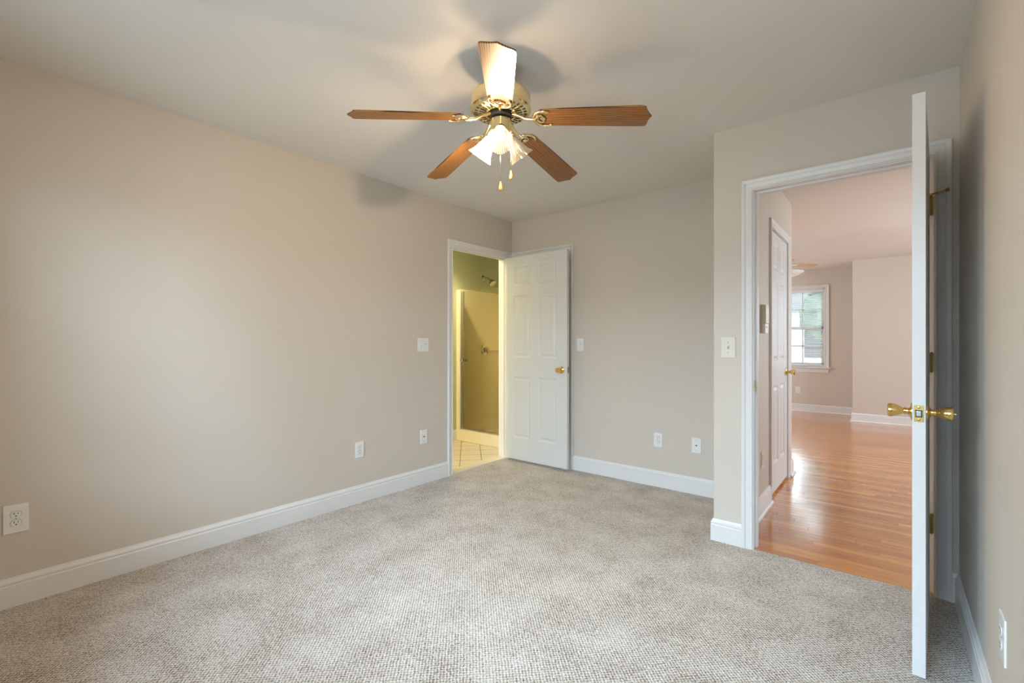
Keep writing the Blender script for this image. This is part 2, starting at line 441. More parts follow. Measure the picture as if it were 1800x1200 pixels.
wall('wall_left', 'x', XL - WT / 2, XL, YR, YB, [(B_0 - T, B_1 + T, 0, ZO + T)], label='long beige wall on the left with the bathroom doorway')
wall('wall_back', 'y', YB, YB + WT, XL - WT / 2, XC, [(C_0 - T, C_1 + T, 0, ZO + T)], label='beige back wall of the alcove behind the open bathroom door')
wall('wall_entry', 'y', YD, YD + WT, XC, XRR, [(E_L - T, E_R + T, 0, ZO + T)], label='beige wall around the wide doorway to the hall')
wall('wall_right', 'x', XR, XR + WT, YR, YD, label='beige wall at the right edge behind the open entry door')
WZ0, WZ1 = 0.80, 2.10
wall('wall_rear', 'y', YR - WT, YR, XL - WT, XR + WT, [(-2.35, -1.45, WZ0, WZ1), (-.98, -.08, WZ0, WZ1)], label='beige wall behind the camera with the bedroom windows')
wall('wall_hall', 'x', XC, XH, YD + WT, YE, [(K_0 - T, K_1 + T, 0, ZO + T)], label='short hall wall with the closet door seen through the doorway')
wall('wall_hall', 'y', YE - WT, YE, -4.2, XC, label='far room wall continuing left behind the hall closet')
WX0, WX1, WB, WTZ = -1.780, -0.855, 0.775, 2.125       # far window opening
wall('wall_far', 'y', 9.36, 9.46, -4.2, -0.44, [(WX0, WX1, WB, WTZ)], label='beige far wall with the white blinds window')
wall('wall_far', 'y', 8.64, 8.74, -0.34, XRR, [(0.45, 1.35, WB, WTZ)], label='beige wall section that juts forward beside the far window')
wall('wall_far', 'x', -0.44, -0.34, 8.64, 9.36, label='narrow return of the wall section beside the far window')
wall('wall_far', 'x', -4.3, -4.2, YE - WT, 9.46, [(5.8, 8.2, WB, WTZ)], label='side wall of the far room, left')  # unseen opening added for the left fill lamp
wall('wall_far', 'x', XRR, XRR + .1, YD, 8.74, [(4.8, 7.2, WB, WTZ)], label='side wall of the far room, right')
# bathroom
wall('wall_bathroom', 'x', XL - WT, XL - WT / 2, 0.9, 4.735, [(B_0 - T, B_1 + T, 0, ZO + T)], m='bath', label='sage bathroom side of the doorway wall')
wall('wall_bathroom', 'x', XS - .1, XS, 0.9, 4.735, m='bath', label='sage wall above the shower with the shower head')
wall('wall_bathroom', 'y', 4.70, 4.734, XS, XL - WT, m='bath', label='sage end wall inside the shower')
wall('wall_bathroom', 'y', 0.9, 1.0, XS, XL - WT, m='bath', label='sage wall at the near end of the bathroom')
slab('ceiling', XS - .2, XL - WT, YB + WT, 4.735, H, H + .1, M['ceil'], 'ceiling over the shower stall', 'ceiling')

# baseboards (room on the left of each path)
runs([(XL, B_0 - .062), (XL, YR)][::1], BASE, ['baseboard_left'], ['white baseboard along the long left wall'])
runs([(XL, YR), (XR, YR), (XR, YD), (E_R + .062, YD)], BASE,
     ['baseboard_rear', 'baseboard_right', 'baseboard_entry'],
     ['white baseboard behind the camera', 'white baseboard along the right wall behind the open door', 'short piece of white baseboard between door casing and right corner'])
runs([(E_L - .062, YD), (XC, YD), (XC, YB), (C_1 + .062, YB)], BASE,
     ['baseboard_entry', 'baseboard_return', 'baseboard_back'],
     ['white baseboard on the wall strip left of the entry casing', 'white baseboard on the hidden return of the alcove', 'white baseboard along the back wall of the alcove'])
runs([(XH, K_0 - .062), (XH, YD + WT)], SHOE, ['baseboard_hall'], ['white baseboard with shoe moulding just inside the hall'])
runs([(-4.2, YE), (XH, YE), (XH, K_1 + .062)], SHOE, ['baseboard_hall', 'baseboard_hall'],
     ['white baseboard on the far side of the hall closet', 'white baseboard stub at the far end of the hall wall'])
runs([(XRR, 8.64), (-0.44, 8.64), (-0.44, 9.36), (-4.2, 9.36)], SHOE, ['baseboard_far'] * 3,
     ['white baseboard of the wall section that juts forward', 'white baseboard on the narrow return beside the window wall', 'white baseboard below the far window'])
runs([(XS, 3.875), (XS, 1.0)], BASE, ['baseboard_bathroom'], ['cream baseboard at the bathroom wall beside the shower'])

# door casings and jambs
ec = (E_L + E_R) / 2; eh = (E_R - E_L) / 2
casing('trim_1', (ec, YD, 0), 0, eh, ZO, 'wide white casing round the entry doorway, bedroom side')
casing('trim_2', (ec, YD + WT, 0), PI, eh, ZO, 'white casing of the entry doorway, hall side').scale = (1, 1, 1)
bpy.data.objects['trim_2'].location.x = ec + .0
jb = jamb('trim_3', (ec, YD, 0), 0, eh, ZO, WT, .040, 'white jamb and stop lining the entry doorway')
bc = (B_0 + B_1) / 2; bh = (B_1 - B_0) / 2
casing('trim_4', (XL, bc, 0), R(90), bh, ZO, 'white casing round the bathroom doorway')
casing('trim_5', (XL - WT, bc, 0), R(-90), bh, ZO, 'white casing of the bathroom doorway, bathroom side')
jb2 = jamb('trim_6', (XL, bc, 0), R(90), bh, ZO, WT, .040, 'white jamb lining the bathroom doorway')
cc = (C_0 + C_1) / 2; ch = (C_1 - C_0) / 2
casing('trim_7', (cc, YB, 0), 0, ch, ZO, 'white casing on the back wall half hidden by the open bathroom door')
jamb('trim_8', (cc, YB, 0), 0, ch, ZO, WT, .040, 'white jamb of the doorway behind the open bathroom door')
kc = (K_0 + K_1) / 2; kh = (K_1 - K_0) / 2
casing('trim_9', (XH, kc, 0), R(90), kh, ZO, 'white casing round the hall closet door')
jamb('trim_10', (XH, kc, 0), R(90), kh, ZO, WT, .040, 'white jamb of the hall closet door')
bm = bmesh.new(); box(bm, XL - WT - .01, XL - .004, B_0, B_1, -.02, .008, bev=.004)
tag(obj('trim_11', bm, M['marble']), 'cream marble threshold between carpet and bathroom tiles', 'threshold', kind='structure')

def strike(parent, x, y, z, face):
    bm = bmesh.new(); s = 1 if face > 0 else -1
    box(bm, x, x + s * .002, y - .013, y + .013, z - .032, z + .032, 0)
    box(bm, x + s * .002, x + s * .0024, y - .006, y + .006, z - .013, z + .013, 1)
    box(bm, x, x + s * .0045, y - .017, y - .012, z - .017, z + .017, 0)
    obj('strike_plate', bm, [M['brass_old'], M['slot']], parent)['label'] = 'dull brass strike plate'
strike(jb, -eh, .022, .935, 1)
strike(jb2, -bh, .022, .935, 1)

# ------------------------------------------------------------------ doors
ROWS = [(.215, .825), (1.015, 1.635), (1.73, 1.94)]
def slab_bm(w, h, t, y0):
    """six-panel door slab, local x 0..w, z 0..h, y from y0 to y0+t"""
    bm = bmesh.new(); st, mu = .115, .095
    pw = (w - 2 * st - mu) / 2
    xs = [0, st, st + pw, st + pw + mu, w - st, w]; zs = [0] + [z for r_ in ROWS for z in r_] + [h]
    for yf, s in ((y0, 1), (y0 + t, -1)):
        for i in range(5):
            for j in range(7):
                a, b, c, d = xs[i], xs[i + 1], zs[j], zs[j + 1]
                if i in (1, 3) and j in (1, 3, 5):
                    prev = None
                    for ins, dep in ((0, 0), (.004, .0025), (.012, .0075), (.017, .0085), (.023, .0085), (.042, .002)):
                        ring = [bm.verts.new((x, yf + s * dep, z)) for x, z in ((a + ins, c + ins), (b - ins, c + ins), (b - ins, d - ins), (a + ins, d - ins))]
                        if prev:
                            for k in range(4): bm.faces.new((prev[k], prev[(k + 1) % 4], ring[(k + 1) % 4], ring[k]))
                        prev = ring
                    bm.faces.new(prev)
                else:
                    bm.faces.new([bm.verts.new((x, yf, z)) for x, z in ((a, c), (b, c), (b, d), (a, d))])
    y1 = y0 + t
    for q in (((0, y0, 0), (0, y1, 0), (0, y1, h), (0, y0, h)), ((w, y0, 0), (w, y1, 0), (w, y1, h), (w, y0, h)),
              ((0, y0, 0), (w, y0, 0), (w, y1, 0), (0, y1, 0)), ((0, y0, h), (w, y0, h), (w, y1, h), (0, y1, h))):
        bm.faces.new([bm.verts.new(p) for p in q])
    bmesh.ops.remove_doubles(bm, verts=bm.verts, dist=1e-5)
    return bm
KN = [(.011, .006), (.011, .020), (.0128, .022), (.0128, .0245), (.011, .0265), (.0115, .029), (.0155, .035), (.0200, .043), (.0232, .052), (.0245, .060), (.0242, .066), (.0225, .0695), (.018, .0705), (.012, .069), (.0065, .0685), (.006, .071), (0, .0715)]
RO = [(.0325, 0), (.0325, .003), (.0305, .0055), (.024, .0075), (.019, .009), (.014, .0125), (0, .0125)]
def knob(parent, x, yf, z, s, lock=False):
    """s=-1: sticks out to -y, s=+1: to +y"""
    A = Matrix.Translation((x, yf, z)) @ Matrix.Rotation(R(90) if s < 0 else R(-90), 4, 'X')
    bm = bmesh.new(); lathe(bm, KN, A, 40)
    if lock:
        bm2 = [(0.0022, .070), (.0030, .074), (.0025, .078), (0, .0785)]; lathe(bm, bm2, A, 12)
    k = obj('door_knob', bm, M['brass'], parent, smooth=True); k['label'] = 'polished brass tulip knob'
    bm = bmesh.new(); lathe(bm, RO, A, 40); obj('knob_rose', bm, M['brass'], k, smooth=True)
    return k
def latch(parent, w, yc, z):
    bm = bmesh.new()
    box(bm, w, w + .0018, yc - .0125, yc + .0125, z - .0285, z + .0285, 0, bev=.0007)
    for dz in (-.021, .021): lathe(bm, [(.0042, .0015), (.0042, .0022), (0, .0024)], Matrix.Translation((w, yc, z + dz)) @ Matrix.Rotation(R(90), 4, 'Y'), 14, 2)
    box(bm, w + .0018, w + .0021, yc - .0095, yc + .0095, z - .0125, z + .0125, 3)
    box(bm, w + .0018, w + .009, yc - .007, yc + .007, z - .0095, z + .0095, 1, bev=.002)
    o = obj('latch_plate', bm, [M['brass_old'], M['steel'], M['brass'], M['slot']], parent); o['label'] = 'brass latch plate with steel bolt'
def hinge(parent, x, y, z, yin, jx, mname='brass_old'):
    """knuckle at (x,y); leaves on the door edge (towards yin)"""
    bm = bmesh.new()
    for k in range(5):
        lathe(bm, [(.0052, -.0445 + k * .0178 + .0006), (.0055, -.0445 + k * .0178 + .001), (.0055, -.0445 + (k + 1) * .0178 - .001), (.0052, -.0445 + (k + 1) * .0178 - .0006)], Matrix.Translation((x, y, z)), 14)
    lathe(bm, [(.0035, -.047), (.0045, -.045), (.0045, .045), (.0035, .048), (0, .049)], Matrix.Translation((x, y, z)), 12)
    y0, y1 = sorted((y, y + yin)); box(bm, -.0025, 0, y0, y1, z - .0445, z + .0445)
    o = obj('hinge', bm, M[mname], parent, smooth=True); o['label'] = 'brass butt hinge'
    return o
HZ = (.315, 1.065, 1.795)
def door(name, loc, rz, w, h, y0, t, label, knobs, hy=None, z0=.025, hinges=True):
    e = empty(name, (loc[0], loc[1], z0), rz)
    tag(e, label, 'door', kind='structure')
    obj('door_slab', slab_bm(w, h, t, y0), M['door'], e)
    for s, lock in knobs:
        knob(e, w - .062, y0 if s < 0 else y0 + t, .935 - z0, s, lock)
    latch(e, w, y0 + t / 2, .935 - z0)
    return e
DT = .0352
ang = math.atan2(-.760, -.048)
d1 = door('door_1', (.1425, 2.876), ang, .762, 2.02, -DT, DT, 'white six-panel entry door standing open, seen edge-on at the right', [(1, True), (-1, False)])
for z in HZ: hinge(d1, -.004, .006, z, -.032, 0)
# leaves screwed to the jamb + hinge-pin door stop
for z in HZ:
    bm = bmesh.new(); box(bm, eh - .0016, eh, .001, .036, z + .025 - .0445, z + .025 + .0445, 0)
    for dz in (-.032, 0, .032): box(bm, eh - .0022, eh - .0015, .016, .024, z + .025 + dz - .004, z + .025 + dz + .004, 1)
    obj('hinge_leaf', bm, [M['brass_old'], M['brass']], jb)['label'] = 'dull brass hinge leaf'
bm = bmesh.new(); zt = HZ[2] + .050
tube(bm, [(-.004, .006, zt), (-.004, .006, zt + .006)], .007, 14)
sx, sy = -.018, .05
tube(bm, [(-.004, .006, zt + .003), (.016, .042, zt + .003)], .0035, 10)
tube(bm, [(.006, .024, zt + .003), (.010, .031, zt + .003)], .0055, 10)
tube(bm, [(.016, .042, zt + .003), (.024, .056, zt + .003), (.0245, .0565, zt + .003), (.028, .063, zt + .003)], [.003, .003, .009, .009], 14)
tube(bm, [(-.004, .006, zt + .003), (.010, .0035, zt - .001), (.026, .0035, zt - .004)], [.0035, .003, .0035], 10)
obj('hinge_pin_stop', bm, M['brass'], d1, smooth=True)['label'] = 'brass hinge-pin door stop'

d2 = door('door_2', (XL + .004, 3.550), 0, .755, 2.02, 0, DT, 'white six-panel bathroom door standing open against the back wall', [(-1, False), (1, False)])
for z in HZ: hinge(d2, -.004, .041, z, -.030, 0)
d3 = door('door_3', (C_1 - .003, YB + .002), PI, C_1 - C_0 - .006, 2.02, -DT, DT, 'white closet door in the back wall, hidden behind the open bathroom door', [])
d4 = door('door_4', (XH - .001, K_0 + .003), R(90), K_1 - K_0 - .006, 2.02, 0, DT, 'closed white six-panel closet door in the hall', [(-1, False)])
for z in HZ: hinge(d4, -.001, -.005, z, .030, 0, 'brass')

# ------------------------------------------------------------------ wall plates (local: x across, -y out, z up; centre at origin)
def plate_bm(w, h): 
    bm = bmesh.new(); box(bm, -w / 2, w / 2, -.0055, 0, -h / 2, h / 2, 0, bev=.0022); return bm
def screws(parent, pts, m='screw'):
    for x, z in pts:
        bm = bmesh.new(); lathe(bm, [(.0034, .0053), (.0034, .0062), (.002, .0068), (0, .007)], outm(x, 0, z), 14, 0)
        box(bm, x - .0028, x + .0028, -.0073, -.0069, z - .0004, z + .0004, 1)
        obj('screw', bm, [M[m], M['slot']], parent)
def outlet(loc, rz, label, group=None, m='plate', w=.070, h=.116):
    e = empty('wall_outlet', loc, rz); tag(e, label, 'outlet', group)
    obj('cover_plate', plate_bm(w, h), M[m], e)
    for dz in (.0195, -.0195):
        bm = bmesh.new(); r = .0172; pts = []
        for k in range(40):
            a = 2 * PI * k / 40; x, z = r * math.cos(a), max(-.0138, min(.0138, r * math.sin(a))); pts.append((x, z))
        a_ = [bm.verts.new((x, -.0050, z + dz)) for x, z in pts]; b_ = [bm.verts.new((x, -.0080, z + dz)) for x, z in pts]
        c_ = [bm.verts.new((x * 1.055, -.0058, z * 1.055 + dz)) for x, z in pts]; d_ = [bm.verts.new((x * 1.055, -.0048, z * 1.055 + dz)) for x, z in pts]
        for k in range(40): bm.faces.new((a_[k], a_[(k + 1) % 40], b_[(k + 1) % 40], b_[k]))
        f = bm.faces.new(b_)
        for k in range(40):
            f = bm.faces.new((c_[k], c_[(k + 1) % 40], d_[(k + 1) % 40], d_[k])); f.material_index = 1
        f = bm.faces.new(c_); f.material_index = 1
        box(bm, -.0075, -.0050, -.0084, -.0079, dz + .0005, dz + .0085, 1)
        box(bm, .0050, .0072, -.0084, -.0079, dz + .0015, dz + .0080, 1)
        lathe(bm, [(.0027, .0079), (.0027, .0084)], outm(0, 0, dz - .0065), 14, 1)
        obj('receptacle', bm, [M[m], M['slot']], e)
    screws(e, [(0, 0)])
    return e
def jackplate(loc, rz, label, kind, group=None):
    e = empty('wall_jack', loc, rz); tag(e, label, 'wall plate', group)
    obj('cover_plate', plate_bm(.072, .118), M['plate'], e)
    bm = bmesh.new()
    if kind == 'coax':
        lathe(bm, [(.0065, .005), (.0065, .008), (.0048, .0082), (.0048, .015), (.0036, .015), (.0036, .009), (0, .009)], outm(0, 0, 0), 18)
        obj('coax_jack', bm, M['steel'], e)
    else:
        box(bm, -.0075, .0075, -.0065, -.005, -.007, .007, 0, bev=.0006); box(bm, -.0055, .0055, -.0069, -.0065, -.0045, .004, 1)
        obj('phone_jack', bm, [M['plate'], M['slot']], e)
    screws(e, [(0, .042), (0, -.042)])
    return e
def switch(loc, rz, label, gangs=1, m='plate', w=None, h=.116, up=True, group=None):
    e = empty('light_switch', loc, rz); tag(e, label, 'light switch', group)
    obj('cover_plate', plate_bm(w or (.070 if gangs == 1 else .116), h), M[m], e)
    for g in range(gangs):
        x = 0 if gangs == 1 else (-.023 + .046 * g)
        s = 1 if (up if gangs == 1 else g == 0) else -1
        bm = bmesh.new()
        box(bm, x - .0062, x + .0062, -.0062, -.005, -.0125, .0125, 1)
        vs_ = box(bm, x - .0045, x + .0045, -.015, -.005, -.0075, .0075, 0)
        for v in vs_:
            if v.co.y < -.01: v.co.z = v.co.z * .62 + s * .0085; v.co.x = x + (v.co.x - x) * .8
        obj('toggle', bm, [M[m], M['screw']], e)
        screws(e, [(x, .030), (x, -.030)])
    return e
E_ = R(90)
G = .0003
outlet((XL, .168, .390), E_, 'oversized square white outlet plate low on the left wall, nearest the camera', w=.079, h=.128)
outlet((XL, 1.899, .390), E_, 'white duplex outlet halfway along the long left wall')
jackplate((XL, 2.504, .394), E_, 'white cable jack plate low on the left wall beside the bathroom casing', 'coax')
switch((XL, 2.498, 1.168), E_, 'white double light switch on the left wall beside the bathroom doorway', 2)
switch((-2.219, YB, 1.168), 0, 'white single light switch on the back wall right of the open bathroom door', 1, up=False)
outlet((-1.478, YB, .385), 0, 'white duplex outlet low in the middle of the back wall')
jackplate((-1.169, YB, .382), 0, 'white phone jack plate on the back wall near the outside corner', 'phone')
switch((-.737, YD, 1.156), 0, 'cream light switch between the outside corner and the entry casing', 1, 'plate2', w=.079, h=.122, up=True)
outlet((XR, 1.835, .365), -E_, 'white outlet seen sideways at the lower right edge', w=.079, h=.128)
outlet((XH, 3.585, .365), E_, 'cream outlet inside the hall beside the closet casing', m='plate2')

# thermostat in the hall
e = empty('thermostat', (XH, 3.600, 1.350), E_); tag(e, 'cream wall thermostat with flip cover inside the hall', 'thermostat')
bm = bmesh.new(); box(bm, -.055, .055, -.012, 0, -.100, .100, 0, bev=.003); obj('base_plate', bm, M['plate2'], e)
bm = bmesh.new(); box(bm, -.052, .052, -.034, -.012, -.030, .098, 0, bev=.003); obj('cover', bm, M['plate2'], e)
bm = bmesh.new(); box(bm, -.052, .052, -.030, -.012, -.098, -.034, 0, bev=.003); obj('control_panel', bm, M['plate'], e)
bm = bmesh.new(); box(bm, -.022, .022, -.034, -.030, -.062, -.054, 0, bev=.001); obj('lever', bm, M['plate2'], e)

# ------------------------------------------------------------------ shower
YS = 3.875
e = empty('shower_stall', (0, 0, 0)); tag(e, 'cream fiberglass shower stall with low curb in the bathroom', 'shower stall')
bm = bmesh.new()
xa, xb, yb = XS + .001, XL - WT - .001, 4.699
box(bm, xa, xb, YS, YS + .10, -.001, .140, 0, bev=.010)                   # curb
box(bm, xa, xb, YS + .09, yb, -.001, .045, 0)
obj('shower_pan', bm, M['fiber'], e)
bm = bmesh.new()
box(bm, xa, xa + .016, YS + .05, yb, .04, 1.850, 0, bev=.004)
box(bm, xa + .010, xa + .030, YS + .10, yb, 1.085, 1.100, 0, bev=.004)
box(bm, xa + .010, xa + .022, YS + .10, yb, .04, .20, 0, bev=.004)
box(bm, xa, xb, yb - .016, yb, .04, 1.850, 0, bev=.004)
box(bm, xa + .1, xb, yb - .05, yb - .01, 1.085, 1.110, 0, bev=.006)
box(bm, xb - .016, xb, YS + .05, yb, .04, 1.850, 0, bev=.004)
obj('surround', bm, M['fiber'], e)
bm = bmesh.new(); box(bm, xa, xa + .066, YS + .001, YS + .06, .138, 1.832, 0, bev=.008)
box(bm, xb - .06, xb, YS + .001, YS + .06, .138, 1.832, 0, bev=.008); obj('flange', bm, M['fiber'], e)
x0 = xa + .068
bm = bmesh.new(); box(bm, x0 + .038, xb - .080, YS + .0255, YS + .0315, .156, 1.808, 0)
stall = e; e = obj('shower_door', bm, M['sglass'], stall); e['label'] = 'clear glass door with chrome frame'
bm = bmesh.new(); box(bm, x0, x0 + .014, YS + .015, YS + .045, .142, 1.812, 0, bev=.003); box(bm, x0 + .018, x0 + .040, YS + .018, YS + .038, .150, 1.812, 0, bev=.004)
box(bm, xb - .085, xb - .062, YS + .015, YS + .045, .142, 1.835, 0, bev=.003)
obj('stile', bm, M['chrome'], e)
bm = bmesh.new(); box(bm, x0 + .036, xb - .075, YS + .016, YS + .042, .140, .158, 0, bev=.003); obj('bottom_rail', bm, M['chrome'], e)
bm = bmesh.new()
lathe(bm, [(.006, .0), (.006, .018), (.016, .022), (.018, .030), (.012, .036), (0, .037)], outm(x0 + .030, YS + .025, .978), 20)
lathe(bm, [(.006, .0), (.006, .018), (.016, .022), (.018, .030), (.012, .036), (0, .037)], Matrix.Translation((x0 + .06, YS + .031, .978)) @ Matrix.Rotation(R(-90), 4, 'X'), 20)
obj('knob', bm, M['chrome'], e, smooth=True)
# valve and head on the wall x = XS
def sideM(y, z, x): return Matrix.Translation((x, y, z)) @ Matrix.Rotation(R(90), 4, 'Y')
bm = bmesh.new(); lathe(bm, [(.078, 0), (.078, .004), (.070, .010), (.045, .014), (.040, .013), (0, .013)], Matrix.Rotation(R(90), 4, 'Y'), 40)
e = obj('shower_valve', bm, M['chrome'], stall, loc=(XS + .018, 4.375, 1.098), smooth=True); e['label'] = 'round chrome valve plate'
bm = bmesh.new(); lathe(bm, [(.030, .012), (.030, .030), (.022, .050), (.018, .062), (0, .063)], Matrix.Rotation(R(90), 4, 'Y'), 24); box(bm, .040, .058, -.006, .006, -.050, .005, 0, bev=.003); obj('handle', bm, M['chrome'], e, smooth=True)
e = empty('wall_shower', (XS + .001, 4.365, 2.035)); tag(e, 'chrome shower head on a bent arm above the surround', 'shower head')
bm = bmesh.new(); lathe(bm, [(.033, 0), (.033, .003), (.024, .012), (.012, .016), (0, .016)], Matrix.Rotation(R(90), 4, 'Y'), 28); obj('wall_flange', bm, M['chrome'], e, smooth=True)
bm = bmesh.new(); tube(bm, [(.010, 0, 0), (.05, 0, .004), (.085, 0, -.008), (.120, 0, -.036)], .009, 12); obj('shower_arm', bm, M['chrome'], e, smooth=True)
bm = bmesh.new(); A = Matrix.Translation((.118, 0, -.034)) @ Matrix.Rotation(R(138), 4, 'Y')
lathe(bm, [(.014, 0), (.018, .010), (.016, .018), (.024, .030), (.044, .048), (.048, .055), (.048, .066), (.044, .070), (.030, .070), (.028, .067), (0, .067)], A, 32); obj('spray_head', bm, M['chrome'], e, smooth=True)

# bathroom ceiling light (its own lamp), out of view above the doorway
e = empty('bathroom_light', (-3.50, 1.3, H)); tag(e, 'round globe light on the bathroom ceiling', 'light fixture')
bm = bmesh.new(); lathe(bm, [(.11, 0), (.11, -.02), (.09, -.03), (0, -.03)], None, 32); obj('base', bm, M['brass'], e, smooth=True)
bm = bmesh.new(); lathe(bm, [(.085, -.03), (.10, -.055), (.085, -.095), (.05, -.12), (0, -.128)], None, 32, cap=False); obj('globe', bm, M['bulb'], e, smooth=True)
point('bathroom_lamp', (-3.50, 1.3, H - .19), P_BATH, (1.0, .82, .52), .05)

# unseen spot fixture added to brighten the shower front
e = empty('added_shower_spot', (-3.62, 3.50, H)); tag(e, 'added ceiling spot, out of view, that brightens the shower', 'light fixture')
bm = bmesh.new(); lathe(bm, [(.095, 0), (.095, -.006), (.075, -.008), (.070, 0)], None, 32, cap=False); obj('trim_ring', bm, M['trim'], e, smooth=True)
bm = bmesh.new(); lathe(bm, [(.069, -.003), (0, -.003)], None, 32, cap=False); obj('lens', bm, M['bulb'], e)
sl = bpy.data.lights.new('shower_fill_lamp', 'SPOT'); sl.energy = 42; sl.color = (1.0, .82, .52); sl.spot_size = R(125); sl.spot_blend = .6; sl.shadow_soft_size = .06
so = bpy.data.objects.new('shower_fill_lamp', sl); COL.objects.link(so); so.location = (-3.62, 3.50, H - .03)

# ------------------------------------------------------------------ ceiling fan in the bedroom
FX, FY = -1.373, 1.577
fan = empty('ceiling_fan', (FX, FY, H)); tag(fan, 'brass ceiling fan with five oak blades and lit glass shades in the bedroom', 'ceiling fan')
Z = lambda z: z - H
bm = bmesh.new(); lathe(bm, [(.068, 0), (.068, -.012), (.062, -.030), (.040, -.052), (.026, -.060), (0, -.060)], None, 40); obj('canopy', bm, M['brass_pale'], fan, smooth=True)
bm = bmesh.new(); lathe(bm, [(.013, -.05), (.013, Z(2.31))], None, 20); obj('downrod', bm, M['brass_pale'], fan, smooth=True)
bm = bmesh.new()
lathe(bm, [(0, Z(2.326)), (.030, Z(2.326)), (.040, Z(2.322)), (.112, Z(2.318)), (.128, Z(2.312)), (.135, Z(2.300)), (.135, Z(2.252)), (.139, Z(2.248)), (.139, Z(2.240)), (.134, Z(2.236)), (.131, Z(2.234)),
           (.122, Z(2.229)), (.064, Z(2.222)), (.060, Z(2.230)), (.060, Z(2.250)), (0, Z(2.250))], None, 64, cap=False)
for k in range(30):                       # vent slots round the underside
    a = 2 * PI * (k + .5) / 30
    for r0, r1, hw in ((.074, .100, .0032), (.106, .120, .0040)):
        p = []
        for r, s in ((r0, -1), (r0, 1), (r1, 1), (r1, -1)):
            ca, sa = math.cos(a), math.sin(a); zz = Z(2.2215) + (r - .064) / .058 * .007 - .0008
            p.append(bm.verts.new((r * ca - s * hw * sa, r * sa + s * hw * ca, zz)))
        f = bm.faces.new(p); f.material_index = 1
obj('motor_housing', bm, [M['brass_pale'], M['slot']], fan, smooth=True)['label'] = 'pale brass motor housing with vent slots'
bm = bmesh.new(); lathe(bm, [(.052, Z(2.250)), (.052, Z(2.212)), (.047, Z(2.206)), (0, Z(2.206))], None, 40); obj('flywheel', bm, M['slot'], fan, smooth=True)
bm = bmesh.new(); lathe(bm, [(.030, Z(2.21)), (.040, Z(2.200)), (.048, Z(2.194)), (.048, Z(2.150)), (.052, Z(2.146)), (.052, Z(2.140)), (.044, Z(2.134)), (.030, Z(2.124)), (.014, Z(2.118)), (.008, Z(2.106)), (0, Z(2.102))], None, 40)
obj('switch_housing', bm, M['brass_pale'], fan, smooth=True)

def blade_outline():
    pts = []
    def up(x, y): pts.append((x, y))
    up(.178, .030); up(.184, .041); up(.196, .049); up(.215, .0525)
    up(.35, .0565); up(.50, .0605); up(.60, .0632)
    up(.624, .0640); up(.637, .0620); up(.644, .0565); up(.646, .049); up(.6465, .040); up(.650, .028); up(.656, .017); up(.663, .007); up(.666, 0)
    low = [(x, -y) for x, y in pts[:-1]][::-1]
    return pts + low
BLADE_T = .0055
def blade_bm():
    bm = bmesh.new(); o = blade_outline()
    a = [bm.verts.new((x, y, 0)) for x, y in o]; b = [bm.verts.new((x, y, BLADE_T)) for x, y in o]
    bm.faces.new(a); bm.faces.new(b); n = len(o)
    for k in range(n): bm.faces.new((a[k], a[(k + 1) % n], b[(k + 1) % n], b[k]))
    bmesh.ops.bevel(bm, geom=[e_ for e_ in bm.edges if e_.calc_length() > 1e-5 and abs(e_.verts[0].co.z - e_.verts[1].co.z) < 1e-6], offset=.0012, segments=2, affect='EDGES')
    return bm
def iron_bm():
    """ornate bracket under the blade root: neck, ring of scrolls, three toes"""
    bm = bmesh.new()
    tube(bm, [(.050, 0, .022), (.085, 0, .012), (.120, 0, -.004), (.150, 0, -.006), (.170, 0, -.005)], [.011, .009, .0075, .008, .009], 10)
    for s in (1, -1):
        tube(bm, [(.158, 0, -.005), (.162, s * .018, -.005), (.172, s * .034, -.005), (.190, s * .046, -.005), (.215, s * .047, -.005), (.232, s * .040, -.004)], [.007, .0065, .006, .0055, .0055, .004], 10)
        tube(bm, [(.172, s * .006, -.005), (.184, s * .020, -.005), (.198, s * .022, -.005), (.204, s * .012, -.005), (.196, s * .006, -.005)], [.005, .005, .0045, .004, .003], 8)
        lathe(bm, [(.0055, -.008), (.0055, -.004), (.003, -.010), (0, -.0105)][::1], Matrix.Translation((.222, s * .044, 0)), 10)
    lathe(bm, [(.012, -.001), (.012, -.006), (.006, -.010), (0, -.011)], Matrix.Translation((.200, 0, 0)), 14)
    return bm
b_me = None; i_me = None
ANG0 = -50.0
for k in range(5):
    if k == 0:
        b0 = obj('blade', blade_bm(), M['blade'], fan); i0 = obj('blade_bracket', iron_bm(), M['brass_pale'], b0, smooth=True)
        b_, i_ = b0, i0
    else:
        b_ = b0.copy(); COL.objects.link(b_); i_ = i0.copy(); COL.objects.link(i_); b_.parent = fan; i_.parent = b_
    b_.matrix_local = Matrix.Translation((0, 0, Z(2.206))) @ Matrix.Rotation(R(ANG0 + 72 * k), 4, 'Z') @ Matrix.Rotation(R(7.7), 4, 'Y') @ Matrix.Rotation(R(-11.5), 4, 'X')

